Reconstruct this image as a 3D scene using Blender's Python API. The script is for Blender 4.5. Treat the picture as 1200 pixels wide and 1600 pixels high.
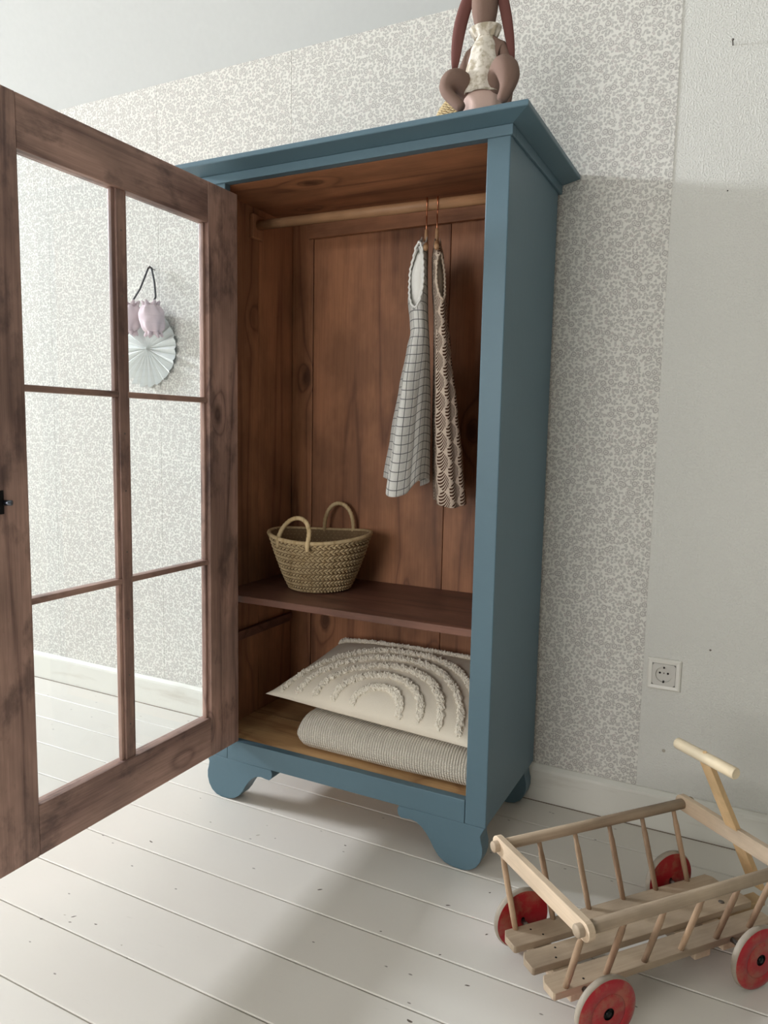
import bpy, bmesh, math, random
from mathutils import Vector, Matrix
for o in list(bpy.data.objects): bpy.data.objects.remove(o, do_unlink=True)
random.seed(7)
SC = bpy.context.scene
COL = SC.collection
PI = math.pi

# ------------------------------------------------------------------ camera
F_PX, YAW, PITCH, ROLL = 1147.9, 0.4688, -0.1107, 0.0197
CAM_LOC = Vector((0.2249, -1.917, 0.9976))
fw = Vector((-math.sin(YAW)*math.cos(PITCH), math.cos(YAW)*math.cos(PITCH), math.sin(PITCH)))
rt = Vector((math.cos(YAW), math.sin(YAW), 0)); up = rt.cross(fw)
r2 = rt*math.cos(ROLL)+up*math.sin(ROLL); u2 = -rt*math.sin(ROLL)+up*math.cos(ROLL)
cam_d = bpy.data.cameras.new('camera'); cam = bpy.data.objects.new('camera', cam_d); COL.objects.link(cam)
cam_d.sensor_fit = 'VERTICAL'; cam_d.sensor_height = 32.0; cam_d.lens = F_PX/1600*32.0; cam_d.clip_start = 0.02
cam.matrix_world = Matrix(((r2.x, u2.x, -fw.x, CAM_LOC.x), (r2.y, u2.y, -fw.y, CAM_LOC.y), (r2.z, u2.z, -fw.z, CAM_LOC.z), (0, 0, 0, 1)))
SC.camera = cam

# ------------------------------------------------------------------ light
W = bpy.data.worlds.new('sky'); SC.world = W; W.use_nodes = True
W.node_tree.nodes['Background'].inputs[0].default_value = (0.62, 0.75, 0.95, 1)
W.node_tree.nodes['Background'].inputs[1].default_value = 0.6
def area(name, loc, target, sx, sy, power, col):
    d = bpy.data.lights.new(name, 'AREA'); d.shape = 'RECTANGLE'; d.size = sx; d.size_y = sy; d.energy = power; d.color = col
    o = bpy.data.objects.new(name, d); COL.objects.link(o); o.location = loc
    o.rotation_euler = (Vector(target)-Vector(loc)).to_track_quat('-Z', 'Y').to_euler()
    return o
XL, XR, YN = -8.5, 3.2, -4.7          # inner faces of the left, right and near walls
# daylight in the gable windows of the left wall, and in the window behind the camera
area('daylight_gable', (XL-0.03, -1.60, 3.275), (0, -1.60, 3.275), 1.40, 0.65, 860, (0.86, 0.91, 1.0))
area('daylight_near', (-1.05, YN+0.03, 1.5), (-1.05, 0, 1.5), 2.0, 1.5, 66, (1.0, 0.965, 0.95))
SC.view_settings.view_transform = 'Standard'; SC.view_settings.look = 'None'
SC.view_settings.gamma = 1.0; SC.view_settings.use_curve_mapping = False
SC.view_settings.exposure = 0.12

# ------------------------------------------------------------------ materials
def lin(c):
    return tuple((v/255/12.92 if v/255 <= .04045 else ((v/255+.055)/1.055)**2.4) for v in c)
class NT:
    def __init__(s, name, rough=.6):
        s.m = bpy.data.materials.new(name); s.m.use_nodes = True; s.t = s.m.node_tree
        s.b = s.t.nodes['Principled BSDF']; s.b.inputs['Roughness'].default_value = rough
        s.b.inputs['Specular IOR Level'].default_value = .35
    def n(s, typ, **kw):
        nd = s.t.nodes.new(typ)
        for k, v in kw.items():
            if k.startswith('_'): setattr(nd, k[1:], v)
            else:
                key = k.replace('__', ' ')
                key = int(key[1:]) if key[0] == 'i' and key[1:].isdigit() else key
                if isinstance(v, bpy.types.NodeSocket): s.t.links.new(v, nd.inputs[key])
                else: nd.inputs[key].default_value = v
        return nd
    def math(s, op, a, b=0.0, c=None):
        kw = dict(_operation=op, i0=a, i1=b)
        if c is not None: kw['i2'] = c
        return s.n('ShaderNodeMath', **kw).outputs[0]
    def ramp(s, f, stops, interp='LINEAR'):
        nd = s.n('ShaderNodeValToRGB', Fac=f); r = nd.color_ramp; r.interpolation = interp
        while len(r.elements) < len(stops): r.elements.new(.5)
        for e, (p, c) in zip(r.elements, stops):
            e.position = p; e.color = (*c, 1) if len(c) == 3 else c
        return nd.outputs[0]
    def mix(s, f, a, b, mode='MIX'):
        nd = s.n('ShaderNodeMix', _data_type='RGBA', _blend_type=mode)
        for i, v in ((0, f), (6, a), (7, b)):
            if isinstance(v, bpy.types.NodeSocket): s.t.links.new(v, nd.inputs[i])
            elif i == 0: nd.inputs[0].default_value = v
            else: nd.inputs[i].default_value = (*v, 1) if len(v) == 3 else v
        return nd.outputs[2]
    def coords(s, kind='Object', rand=0.0, scale=(1, 1, 1)):
        v = s.n('ShaderNodeTexCoord').outputs[kind]
        if rand:
            r = s.n('ShaderNodeObjectInfo').outputs['Random']
            v = s.n('ShaderNodeVectorMath', _operation='ADD', i0=v, i1=s.n('ShaderNodeCombineXYZ', X=s.math('MULTIPLY', r, rand), Y=s.math('MULTIPLY', r, rand*1.7), Z=s.math('MULTIPLY', r, rand*2.3)).outputs[0]).outputs[0]
        if scale != (1, 1, 1): v = s.n('ShaderNodeMapping', Vector=v, Scale=scale).outputs[0]
        return v
    def noise(s, v, scale, detail=3, rough=.5, dist=0.0):
        return s.n('ShaderNodeTexNoise', Vector=v, Scale=scale, Detail=detail, Roughness=rough, Distortion=dist).outputs[0]
    def bump(s, h, strength=.3, dist=.002):
        b = s.n('ShaderNodeBump', Height=h, Strength=strength, Distance=dist)
        s.t.links.new(b.outputs[0], s.b.inputs['Normal'])
    def color(s, c):
        if isinstance(c, bpy.types.NodeSocket): s.t.links.new(c, s.b.inputs['Base Color'])
        else: s.b.inputs['Base Color'].default_value = (*c, 1)
        return s
def plain(name, rgb, rough=.6, metal=0.0, var=.08, scale=30, bump=0.0):
    t = NT(name, rough); c = lin(rgb); t.b.inputs['Metallic'].default_value = metal
    n = t.noise(t.coords(rand=5.0), scale, 4)
    t.color(t.mix(n, tuple(v*(1-var) for v in c), tuple(min(1, v*(1+var)) for v in c)))
    if bump: t.bump(n, bump)
    return t.m
def wood(name, light, dark, axis, rough=.55, knots=True, rings=14, fine=.35, blotch=None, scale=1.0, spec=.35):
    t = NT(name, rough); t.b.inputs['Specular IOR Level'].default_value = spec
    st = [1.0*scale]*3; st['XYZ'.index(axis)] = .09*scale
    v = t.coords(rand=7.0)
    vs = t.n('ShaderNodeMapping', Vector=v, Scale=tuple(st)).outputs[0]
    kst = [1.0*scale]*3; kst['XYZ'.index(axis)] = .55*scale
    vk = t.n('ShaderNodeMapping', Vector=v, Scale=tuple(kst)).outputs[0]
    field = t.math('MULTIPLY', t.noise(vs, 5.5, 2, .4), rings)
    if knots:
        vo = t.n('ShaderNodeTexVoronoi', Vector=vk, Scale=5.2, Randomness=1.0)
        d = vo.outputs['Distance']
        rnd = t.n('ShaderNodeSeparateColor', Color=vo.outputs['Color']).outputs[0]
        pick = t.math('GREATER_THAN', rnd, .38)
        bulge = t.math('MULTIPLY', t.math('POWER', t.math('MAXIMUM', t.math('SUBTRACT', 1.0, t.math('MULTIPLY', d, 3.2)), 0.0), 2.0), pick)
        field = t.math('ADD', field, t.math('MULTIPLY', bulge, 4.5))
        dn = t.math('ADD', d, t.math('MULTIPLY', t.noise(v, 40, 2), .05))
        kn = t.math('MULTIPLY', t.ramp(dn, [(.07, (1, 1, 1)), (.15, (0, 0, 0))]), pick)
    ring = t.math('PINGPONG', field, 1.0)
    ringc = t.ramp(ring, [(.0, (0, 0, 0)), (.75, (.35, .35, .35)), (1, (1, 1, 1))])
    fg = [60.0*scale]*3; fg['XYZ'.index(axis)] = 2.2*scale
    gr = t.noise(t.n('ShaderNodeMapping', Vector=v, Scale=tuple(fg)).outputs[0], 3.0, 5, .65)
    f = t.math('ADD', t.math('MULTIPLY', ringc, .62), t.math('MULTIPLY', t.math('SUBTRACT', gr, .4), fine*3))
    c = t.mix(t.n('ShaderNodeClamp', Value=f).outputs[0], lin(light), lin(dark))
    big = t.ramp(t.noise(t.n('ShaderNodeMapping', Vector=v, Scale=tuple(kst)).outputs[0], 7, 4, .6), [(.38, (.72, .72, .72)), (.62, (1.15, 1.15, 1.15))])
    c = t.mix(1.0, c, big, 'MULTIPLY')
    if blotch:
        bl = t.ramp(t.noise(vk, 16, 5, .62), [(.52, (0, 0, 0)), (.66, (1, 1, 1))])
        c = t.mix(t.math('MULTIPLY', bl, .55), c, lin(blotch))
    if knots: c = t.mix(t.math('MULTIPLY', kn, .8), c, tuple(x*.35 for x in lin(dark)))
    t.color(c); t.bump(t.math('ADD', gr, t.math('MULTIPLY', ringc, .3)), .25, .0015)
    return t.m
M = {}
# painted plaster: orange-peel relief
t = NT('white_plaster', .75); v = t.coords()
n1 = t.noise(v, 270, 2, .5); n2 = t.noise(v, 3, 3)
t.color(t.mix(n2, lin((212, 210, 202)), lin((222, 220, 212))))
t.bump(t.ramp(n1, [(.48, (0, 0, 0)), (.66, (1, 1, 1))]), .5, .002); M['plaster'] = t.m
M['unseen_wall'] = plain('dim_unseen_wall', (132, 134, 126), .8, var=.03, scale=60, bump=.15)  # darkened tone for the unseen right and front walls, cuts bounced light
M['ceiling'] = plain('white_ceiling', (202, 203, 200), .8, var=.03, scale=60, bump=.15)
# wallpaper: small grey flowers and leaves on off-white, packed tightly
t = NT('floral_wallpaper', .8); v0 = t.coords(rand=3.0)
sx_ = t.n('ShaderNodeSeparateXYZ', Vector=v0); v0 = t.n('ShaderNodeCombineXYZ', X=sx_.outputs[0], Y=sx_.outputs[2]).outputs[0]
def warp(v, scale, amp):
    dv = t.n('ShaderNodeTexNoise', Vector=v, Scale=scale, Detail=1).outputs['Color']
    o_ = t.n('ShaderNodeVectorMath', _operation='SCALE', i0=t.n('ShaderNodeVectorMath', _operation='SUBTRACT', i0=dv, i1=(.5, .5, .5)).outputs[0])
    o_.inputs['Scale'].default_value = amp
    return t.n('ShaderNodeVectorMath', _operation='ADD', i0=v, i1=o_.outputs[0]).outputs[0]
v = warp(v0, 110, .010)
e = t.n('ShaderNodeTexVoronoi', _voronoi_dimensions='2D', Vector=v, Scale=122, Randomness=.85).outputs['Distance']
leaf = t.ramp(e, [(.36, (1, 1, 1)), (.50, (0, 0, 0))])
cr = t.n('ShaderNodeSeparateColor', Color=t.n('ShaderNodeTexVoronoi', _voronoi_dimensions='2D', Vector=v, Scale=122, Randomness=.85).outputs['Color'])
PALE = lin((224, 221, 212))
tone = t.ramp(cr.outputs[0], [(0, lin((200, 197, 189))), (.45, lin((186, 183, 175))), (.8, lin((195, 190, 183))), (1, lin((202, 193, 186)))])
core = t.ramp(e, [(.18, (0, 0, 0)), (.28, (1, 1, 1)), (.38, (0, 0, 0))])
tone = t.mix(t.math('MULTIPLY', core, .4), tone, lin((156, 153, 147)))
c = t.mix(leaf, PALE, tone)
curl = t.math('ABSOLUTE', t.math('SUBTRACT', t.noise(v0, 75, 1, .4, 1.2), .5))
c = t.mix(t.ramp(curl, [(.010, (.6, .6, .6)), (.024, (0, 0, 0))]), c, PALE)
fl = t.n('ShaderNodeTexVoronoi', _voronoi_dimensions='2D', Vector=warp(v0, 140, .004), Scale=40, Randomness=.85)
fd = fl.outputs['Distance']; fr = t.n('ShaderNodeSeparateColor', Color=fl.outputs['Color'])
pick = t.math('GREATER_THAN', fr.outputs[1], .3)
disc = t.ramp(fd, [(.30, (1, 1, 1)), (.36, (0, 0, 0))])
ringp = t.ramp(fd, [(.05, (1, 1, 1)), (.09, (0, 0, 0)), (.16, (.2, .2, .2)), (.21, (1, 1, 1)), (.25, (1, 1, 1)), (.30, (0, 0, 0))])
fcol = t.mix(ringp, lin((216, 212, 204)), lin((168, 163, 156)))
c = t.mix(t.math('MULTIPLY', t.math('MULTIPLY', disc, pick), .9), c, fcol)
t.color(c); M['paper'] = t.m
M['paper_edge'] = plain('wallpaper_cut_edge', (170, 150, 135), .8)
# floor: thick old paint on boards, scuffed
t = NT('painted_floorboards', .42); v = t.coords(rand=4.0); n = t.noise(v, 2.2, 4)
c = t.mix(n, lin((206, 199, 188)), lin((216, 210, 200)))
sp = t.n('ShaderNodeTexVoronoi', _voronoi_dimensions='2D', Vector=t.n('ShaderNodeMapping', Vector=v, Scale=(1, 2.2, 1)).outputs[0], Scale=9)
sr = t.n('ShaderNodeSeparateColor', Color=sp.outputs['Color']).outputs[2]
spot = t.math('MULTIPLY', t.ramp(t.math('ADD', sp.outputs['Distance'], t.math('MULTIPLY', t.noise(v, 120, 2), .05)), [(.045, (1, 1, 1)), (.062, (0, 0, 0))]), t.math('GREATER_THAN', sr, .78))
sc2 = t.ramp(t.noise(t.n('ShaderNodeMapping', Vector=v, Scale=(1, 5, 1)).outputs[0], 22, 4, .7), [(.68, (0, 0, 0)), (.76, (1, 1, 1))])
c = t.mix(t.math('MULTIPLY', sc2, .22), c, lin((160, 154, 142)))
c = t.mix(t.math('MULTIPLY', spot, .75), c, lin((95, 86, 78)))
t.color(c); h = t.math('SUBTRACT', t.math('MULTIPLY', t.noise(t.n('ShaderNodeMapping', Vector=v, Scale=(.15, 1, 1)).outputs[0], 60, 3), .35), spot)
t.bump(h, .25, .002); M['floor'] = t.m
M['floor_gap'] = plain('floor_joint', (178, 170, 155), .7, var=.3, scale=12)
M['chip'] = plain('bare_chipped_wood', (96, 86, 76), .8, var=.3, scale=200)
M['dark_gap'] = plain('floor_wall_gap', (128, 114, 100), .8, var=.5, scale=9)
t = NT('painted_baseboard', .45); v = t.coords(); t.color(t.mix(t.ramp(t.noise(t.n('ShaderNodeMapping', Vector=v, Scale=(.4, 1, 3)).outputs[0], 9, 4, .6), [(.55, (0, 0, 0)), (.75, (1, 1, 1))]), lin((222, 219, 209)), lin((204, 198, 186))))
t.bump(t.noise(v, 40, 3), .15, .002); M['base'] = t.m
# wardrobe paint
t = NT('petrol_blue_paint', .42); v = t.coords(rand=2.0); n = t.noise(v, 5, 4)
c = t.mix(n, lin((83, 108, 119)), lin((91, 116, 127)))
chip = t.ramp(t.noise(v, 70, 3, .7), [(.76, (0, 0, 0)), (.80, (1, 1, 1))])
c = t.mix(t.math('MULTIPLY', chip, .4), c, lin((150, 165, 168)))
t.color(c); t.bump(t.noise(t.n('ShaderNodeMapping', Vector=v, Scale=(8, 8, 1)).outputs[0], 14, 4), .08, .002); M['blue'] = t.m
IN_L, IN_D = (172, 120, 86), (106, 68, 50)
for a in 'XYZ':
    M['inner'+a] = wood('stained_pine_interior_'+a, IN_L, IN_D, a, .5, fine=.3)
    M['door'+a] = wood('dark_stained_pine_'+a, (184, 148, 132), (110, 83, 76), a, .45, blotch=(64, 50, 50), fine=.4)
M['shelf'] = wood('dark_stained_shelf', (122, 84, 68), (80, 50, 42), 'X', .4)
M['rawfloor'] = wood('pale_pine_boards', (196, 158, 112), (150, 108, 70), 'X', .6)
M['rod'] = wood('wooden_rod', (190, 150, 112), (160, 118, 84), 'X', .5, knots=False, rings=5)
M['wagonX'] = wood('weathered_beech', (174, 154, 130), (130, 108, 87), 'X', .6, knots=False, rings=9, fine=.3)
M['wagonY'] = wood('weathered_beech_cross', (202, 180, 154), (160, 134, 108), 'Y', .6, knots=False, rings=9, fine=.3)
M['wagonZ'] = wood('weathered_beech_spindle', (166, 138, 110), (118, 90, 68), 'Z', .6, knots=False, rings=9, fine=.3)
M['handle'] = wood('pale_planed_wood', (232, 214, 182), (206, 182, 146), 'Y', .55, knots=False, rings=6, fine=.15)
M['pole'] = wood('yellowish_slat', (214, 180, 134), (184, 148, 104), 'Z', .6, knots=False, rings=7, fine=.25)
t = NT('worn_red_paint', .38); v = t.coords(rand=4.0)
wr = t.ramp(t.noise(v, 24, 5, .65), [(.50, (0, 0, 0)), (.62, (1, 1, 1))])
c = t.mix(t.noise(v, 9, 3), lin((142, 18, 28)), lin((170, 30, 38)))
t.color(t.mix(t.math('MULTIPLY', wr, .6), c, lin((150, 96, 72)))); t.b.inputs['Coat Weight'].default_value = .3; M['red'] = t.m
M['tyre'] = plain('worn_grey_tread', (150, 138, 122), .6, var=.3, scale=40)
M['black'] = plain('black_metal', (28, 26, 26), .4, .6)
M['nail'] = plain('dull_steel', (120, 112, 104), .4, .9)
M['copper'] = plain('copper_wire', (196, 130, 96), .28, 1.0)
M['brass'] = plain('tarnished_metal', (120, 125, 135), .3, 1.0)
M['plastic'] = plain('white_plastic', (228, 224, 214), .35, var=.02)
M['plastic_in'] = plain('white_plastic_recess', (205, 201, 192), .4, var=.02)
# glass
m = bpy.data.materials.new('window_glass'); m.use_nodes = True; nt = m.node_tree; nt.nodes.remove(nt.nodes['Principled BSDF'])
g = nt.nodes.new('ShaderNodeBsdfGlossy'); g.inputs['Roughness'].default_value = .02; g.inputs['Color'].default_value = (.9, .95, 1, 1)
tr = nt.nodes.new('ShaderNodeBsdfTransparent'); tr.inputs['Color'].default_value = (.975, .99, .995, 1)
lw = nt.nodes.new('ShaderNodeLayerWeight'); lw.inputs['Blend'].default_value = .5
pw = nt.nodes.new('ShaderNodeMath'); pw.operation = 'POWER'; nt.links.new(lw.outputs['Facing'], pw.inputs[0]); pw.inputs[1].default_value = 5.0
ma = nt.nodes.new('ShaderNodeMath'); ma.operation = 'MULTIPLY_ADD'; nt.links.new(pw.outputs[0], ma.inputs[0]); ma.inputs[1].default_value = .9; ma.inputs[2].default_value = .04
mx = nt.nodes.new('ShaderNodeMixShader'); nt.links.new(ma.outputs[0], mx.inputs[0]); nt.links.new(tr.outputs[0], mx.inputs[1]); nt.links.new(g.outputs[0], mx.inputs[2])
nt.links.new(mx.outputs[0], nt.nodes['Material Output'].inputs[0]); M['glass'] = m
# textiles
def fabric(name, rgb, scale=900, var=.08, bump=.3, big=8):
    t = NT(name, .9); v = t.coords(); c = lin(rgb); t.b.inputs['Specular IOR Level'].default_value = .15
    n = t.noise(v, big, 4); w = t.noise(v, scale, 2)
    t.color(t.mix(t.math('ADD', t.math('MULTIPLY', n, .6), t.math('MULTIPLY', w, .4)), tuple(x*(1-var*2) for x in c), tuple(min(1, x*(1+var)) for x in c)))
    t.bump(t.math('ADD', w, t.math('MULTIPLY', n, .5)), bump, .001); return t.m
M['cream'] = fabric('cream_cotton', (234, 224, 206), 500)
M['tuft'] = fabric('cream_tufting', (240, 232, 216), 700)
M['straw'] = wood('palm_leaf_weave', (214, 190, 148), (172, 144, 100), 'Z', .7, knots=False, rings=30, fine=.5)
M['straw_in_shade'] = plain('palm_leaf_inner_shade', (128, 104, 74), .8, var=.2, scale=120, bump=.4)  # inside of the baskets, darkened so gaps between strands look shaded
M['seagrass'] = plain('pale_seagrass', (212, 190, 146), .75, var=.25, scale=60)
M['doll'] = fabric('taupe_linen', (130, 106, 94), 700)
M['doll_ear'] = fabric('maroon_linen', (112, 74, 68), 700)
M['bloomer'] = fabric('pale_pink_cotton', (214, 186, 172), 700)
M['puff'] = fabric('blush_muslin', (214, 196, 200), 600)
M['paperfan'] = plain('white_paper', (226, 228, 224), .7, var=.03)
M['cord'] = plain('dark_cord', (52, 52, 56), .7)
t = NT('linen_print', .9); v = t.coords()
c = t.mix(t.ramp(t.noise(v, 60, 4, .6), [(.45, (0, 0, 0)), (.6, (1, 1, 1))]), lin((222, 214, 200)), lin((178, 166, 144))); t.color(c); t.bump(t.noise(v, 500, 2), .3, .001); M['pinafore'] = t.m
# ribbed knit: ribs run round the roll, so they repeat along X
t = NT('cream_ribbed_knit', .9); v = t.coords(); t.b.inputs['Specular IOR Level'].default_value = .15
x = t.n('ShaderNodeSeparateXYZ', Vector=v)
rib = t.math('ABSOLUTE', t.math('SINE', t.math('MULTIPLY', x.outputs[0], PI/.0068)))
st = t.math('SINE', t.math('MULTIPLY', t.math('ADD', x.outputs[2], x.outputs[1]), 2*PI/.004))
t.color(t.mix(rib, lin((214, 203, 184)), lin((238, 230, 215)))); t.bump(t.math('ADD', rib, t.math('MULTIPLY', st, .25)), .9, .004); M['knit'] = t.m
# checked and leaf-printed dress cloth use metric UVs
def uvxy(t):
    s = t.n('ShaderNodeSeparateXYZ', Vector=t.n('ShaderNodeTexCoord').outputs['UV']); return s.outputs[0], s.outputs[1]
t = NT('white_windowpane_check', .9); x, y = uvxy(t); t.b.inputs['Specular IOR Level'].default_value = .15
def line(t, c, period, w):
    return t.math('LESS_THAN', t.math('FRACT', t.math('DIVIDE', c, period)), w)
g = t.math('MAXIMUM', line(t, x, .0185, .085), line(t, y, .0200, .085))
cr = t.noise(t.coords('UV', scale=(1, 1, 1)), 160, 3)
t.color(t.mix(t.math('MULTIPLY', g, .85), t.mix(cr, lin((228, 226, 219)), lin((243, 241, 236))), lin((48, 48, 52)))); t.bump(cr, .5, .002); M['check'] = t.m
t = NT('leaf_block_print', .9); x, y = uvxy(t); t.b.inputs['Specular IOR Level'].default_value = .15
CW, CH = .027, .046
xi = t.math('DIVIDE', x, CW); col_i = t.math('FLOOR', xi); lx = t.math('SUBTRACT', t.math('FRACT', xi), .5)
yi = t.math('ADD', t.math('DIVIDE', y, CH), t.math('MULTIPLY', t.math('MODULO', t.math('ADD', col_i, 1000.0), 2.0), .5)); ly = t.math('FRACT', yi)
wv = t.math('MULTIPLY', t.math('POWER', t.math('SINE', t.math('MULTIPLY', ly, PI)), .7), .56)
inside = t.math('LESS_THAN', t.math('ABSOLUTE', lx), wv)
side = t.math('SIGN', lx)
veins = t.math('GREATER_THAN', t.math('SINE', t.math('MULTIPLY', t.math('ADD', t.math('MULTIPLY', ly, 6.0), t.math('ADD', t.math('MULTIPLY', lx, 4.0), t.math('MULTIPLY', t.math('MULTIPLY', lx, lx), 5.0))), 2*PI)), -.1)
rib = t.math('GREATER_THAN', t.math('ABSOLUTE', t.math('SUBTRACT', lx, -.02)), .0)
leafm = t.math('MULTIPLY', t.math('MULTIPLY', inside, veins), rib)
t.color(t.mix(leafm, lin((222, 204, 186)), lin((88, 60, 45)))); t.bump(t.noise(t.coords('UV'), 300, 2), .3, .001); M['leaf'] = t.m

M['lining_check'] = fabric('white_cotton_lining', (236, 234, 228), 500); M['lining_leaf'] = fabric('cream_cotton_lining', (206, 188, 168), 500)
for k_ in ('check', 'leaf'):
    nt = M[k_].node_tree; bs = nt.nodes['Principled BSDF']; tl = nt.nodes.new('ShaderNodeBsdfTranslucent'); mx = nt.nodes.new('ShaderNodeMixShader'); mx.inputs[0].default_value = .3
    nt.links.new(bs.inputs['Base Color'].links[0].from_socket, tl.inputs['Color'])
    nt.links.new(bs.outputs[0], mx.inputs[1]); nt.links.new(tl.outputs[0], mx.inputs[2]); nt.links.new(mx.outputs[0], nt.nodes['Material Output'].inputs[0])

# ------------------------------------------------------------------ mesh helpers
WORLD = {}
def empty(name, loc, label, cat, group=None, rot=0.0):
    o = bpy.data.objects.new(name, None); COL.objects.link(o); o.location = loc; o.rotation_euler = (0, 0, rot)
    o.empty_display_size = .05; tag(o, label, cat, group); return o
def tag(o, label, cat, group=None):
    o['label'] = label; o['category'] = cat
    if group: o['group'] = group
    return o
def structure(o): o['kind'] = 'structure'; return o
class MB:
    def __init__(s): s.v = []; s.f = []; s.uv = None
    def add(s, vs, fs):
        k = len(s.v); s.v += [tuple(p) for p in vs]; s.f += [tuple(i+k for i in f) for f in fs]; return s
    def box(s, x0, x1, y0, y1, z0, z1):
        return s.add([(x0, y0, z0), (x1, y0, z0), (x1, y1, z0), (x0, y1, z0), (x0, y0, z1), (x1, y0, z1), (x1, y1, z1), (x0, y1, z1)],
                     [(0, 3, 2, 1), (4, 5, 6, 7), (0, 1, 5, 4), (1, 2, 6, 5), (2, 3, 7, 6), (3, 0, 4, 7)])
    def prism(s, prof, axis, a0, a1):
        n = len(prof); P = {'X': lambda p, q, a: (a, p, q), 'Y': lambda p, q, a: (p, a, q), 'Z': lambda p, q, a: (p, q, a)}[axis]
        return s.add([P(p, q, a0) for p, q in prof]+[P(p, q, a1) for p, q in prof],
                     [tuple(range(n))[::-1], tuple(range(n, 2*n))]+[(i, (i+1) % n, (i+1) % n+n, i+n) for i in range(n)])
    def tube(s, pts, rad, seg=10, cap=True, flat=None):
        pts = [Vector(p) for p in pts]; n = len(pts); rad = rad if isinstance(rad, (list, tuple)) else [rad]*n
        ref = Vector((0, 0, 1)); vs = []; prevx = None
        for i, p in enumerate(pts):
            d = (pts[min(i+1, n-1)]-pts[max(i-1, 0)]).normalized()
            if prevx is None: x = d.cross(ref if abs(d.dot(ref)) < .95 else Vector((1, 0, 0))).normalized()
            else: x = (prevx-d*prevx.dot(d)).normalized()
            prevx = x; y = d.cross(x)
            for k in range(seg):
                a = 2*PI*k/seg; vs.append(p+x*math.cos(a)*rad[i]*(flat or 1)+y*math.sin(a)*rad[i])
        fs = [(i*seg+k, i*seg+(k+1) % seg, (i+1)*seg+(k+1) % seg, (i+1)*seg+k) for i in range(n-1) for k in range(seg)]
        if cap: fs += [tuple(range(seg))[::-1], tuple(range((n-1)*seg, n*seg))]
        return s.add(vs, fs)
    def lathe(s, prof, seg=32, c=(0, 0, 0), axis='Z', close=False):
        vs = []
        for r, h in prof:
            for k in range(seg):
                a = 2*PI*k/seg; q = (r*math.cos(a), r*math.sin(a))
                vs.append({'Z': (c[0]+q[0], c[1]+q[1], c[2]+h), 'Y': (c[0]+q[0], c[1]+h, c[2]+q[1])}[axis])
        n = len(prof); fs = [(i*seg+k, i*seg+(k+1) % seg, (i+1)*seg+(k+1) % seg, (i+1)*seg+k) for i in range(n-1) for k in range(seg)]
        if close: fs += [((n-1)*seg+k, (n-1)*seg+(k+1) % seg, (k+1) % seg, k) for k in range(seg)]
        else: fs += [tuple(range(seg))[::-1], tuple(range((n-1)*seg, n*seg))]
        return s.add(vs, fs)
    def build(s, name, mat, parent=None, smooth=False, bevel=0.0, local=False, recalc=True):
        me = bpy.data.meshes.new(name); me.from_pydata(s.v, [], s.f)
        if recalc:
            b = bmesh.new(); b.from_mesh(me); bmesh.ops.recalc_face_normals(b, faces=b.faces); b.to_mesh(me); b.free()
        me.materials.append(M[mat] if isinstance(mat, str) else mat)
        if smooth: me.shade_smooth()
        return link(name, me, parent, bevel, local)
def link(name, me, parent=None, bevel=0.0, local=False):
    o = bpy.data.objects.new(name, me); COL.objects.link(o)
    if parent is not None:
        o.parent = parent
        if not local:
            r = parent
            while r.parent: r = r.parent
            if r.type == 'EMPTY' and parent is r: o.matrix_parent_inverse = (Matrix.Translation(r.location) @ Matrix.Rotation(r.rotation_euler.z, 4, 'Z')).inverted()
    if bevel:
        md = o.modifiers.new('bevel', 'BEVEL'); md.width = bevel; md.segments = 2; md.limit_method = 'ANGLE'; md.angle_limit = math.radians(40)
    return o
def box(name, mat, x0, x1, y0, y1, z0, z1, parent=None, bevel=0.0015, local=False):
    return MB().box(min(x0, x1), max(x0, x1), min(y0, y1), max(y0, y1), min(z0, z1), max(z0, z1)).build(name, mat, parent, bevel=bevel, local=local)
def smooth_by_angle(o, ang=40):
    me = o.data; me.shade_smooth()
    b = bmesh.new(); b.from_mesh(me)
    for e in b.edges:
        if len(e.link_faces) == 2 and e.calc_face_angle(0) > math.radians(ang): e.smooth = False
    b.to_mesh(me); b.free(); return o

# ------------------------------------------------------------------ room
PAPER_TOP = 2.1035; SL = 2.0         # steep sloping ceiling above the papered back wall
ZC = 4.0
fl = structure(box('floor', 'floor_gap', XL-.2, XR+.2, YN-.2, .15, -.12, -.004, bevel=0))
BW = .1405; g = .0013
y1 = -.0005; i = 0
edges = [0.0]+[-.1405*k for k in range(1, 35)]
for i in range(len(edges)-1):
    ya, yb = edges[i+1]+g, edges[i]-g
    if yb < YN: break
    ya = max(ya, YN)
    prof = [(ya, -.004), (ya, -.0018), (ya+.002, 0), (yb-.002, 0), (yb, -.0018), (yb, -.004)]
    MB().prism(prof, 'X', XL, XR).build('floor_board', 'floor', fl)
wb = structure(box('wall_back', 'plaster', XL-.2, XR+.2, 0.0, .15, -.02, PAPER_TOP, bevel=0))
for k in range(11):
    xa, xb = -.53*(k+1)+.0005, -.53*k-(.0005 if k else 0)
    if k: xa -= .02; xb -= .02
    else: xa -= .02
    xa = max(xa, XL)
    o = box('wallpaper_strip', 'paper', xa, xb, -.0012, .0, .1, PAPER_TOP, wb, bevel=0)
structure(MB().prism([(0.002, 0), (0.002, .1), (-.006, .1), (-.0165, .092), (-.018, .085), (-.018, .0)], 'X', XL, XR).build('baseboard_back', 'base'))
structure(box('gap_strip_1', 'dark_gap', XL, XR, -.0215, -.0175, -.003, .0012, bevel=0))  # added dark strip standing in for the gap under the baseboard
ys = -(ZC-PAPER_TOP)/SL
structure(MB().prism([(.0, PAPER_TOP-.001), (ys, ZC), (ys, ZC+.15), (.02, PAPER_TOP+.3)], 'X', XL-.2, XR+.2).build('ceiling_slope', 'ceiling'))
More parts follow.
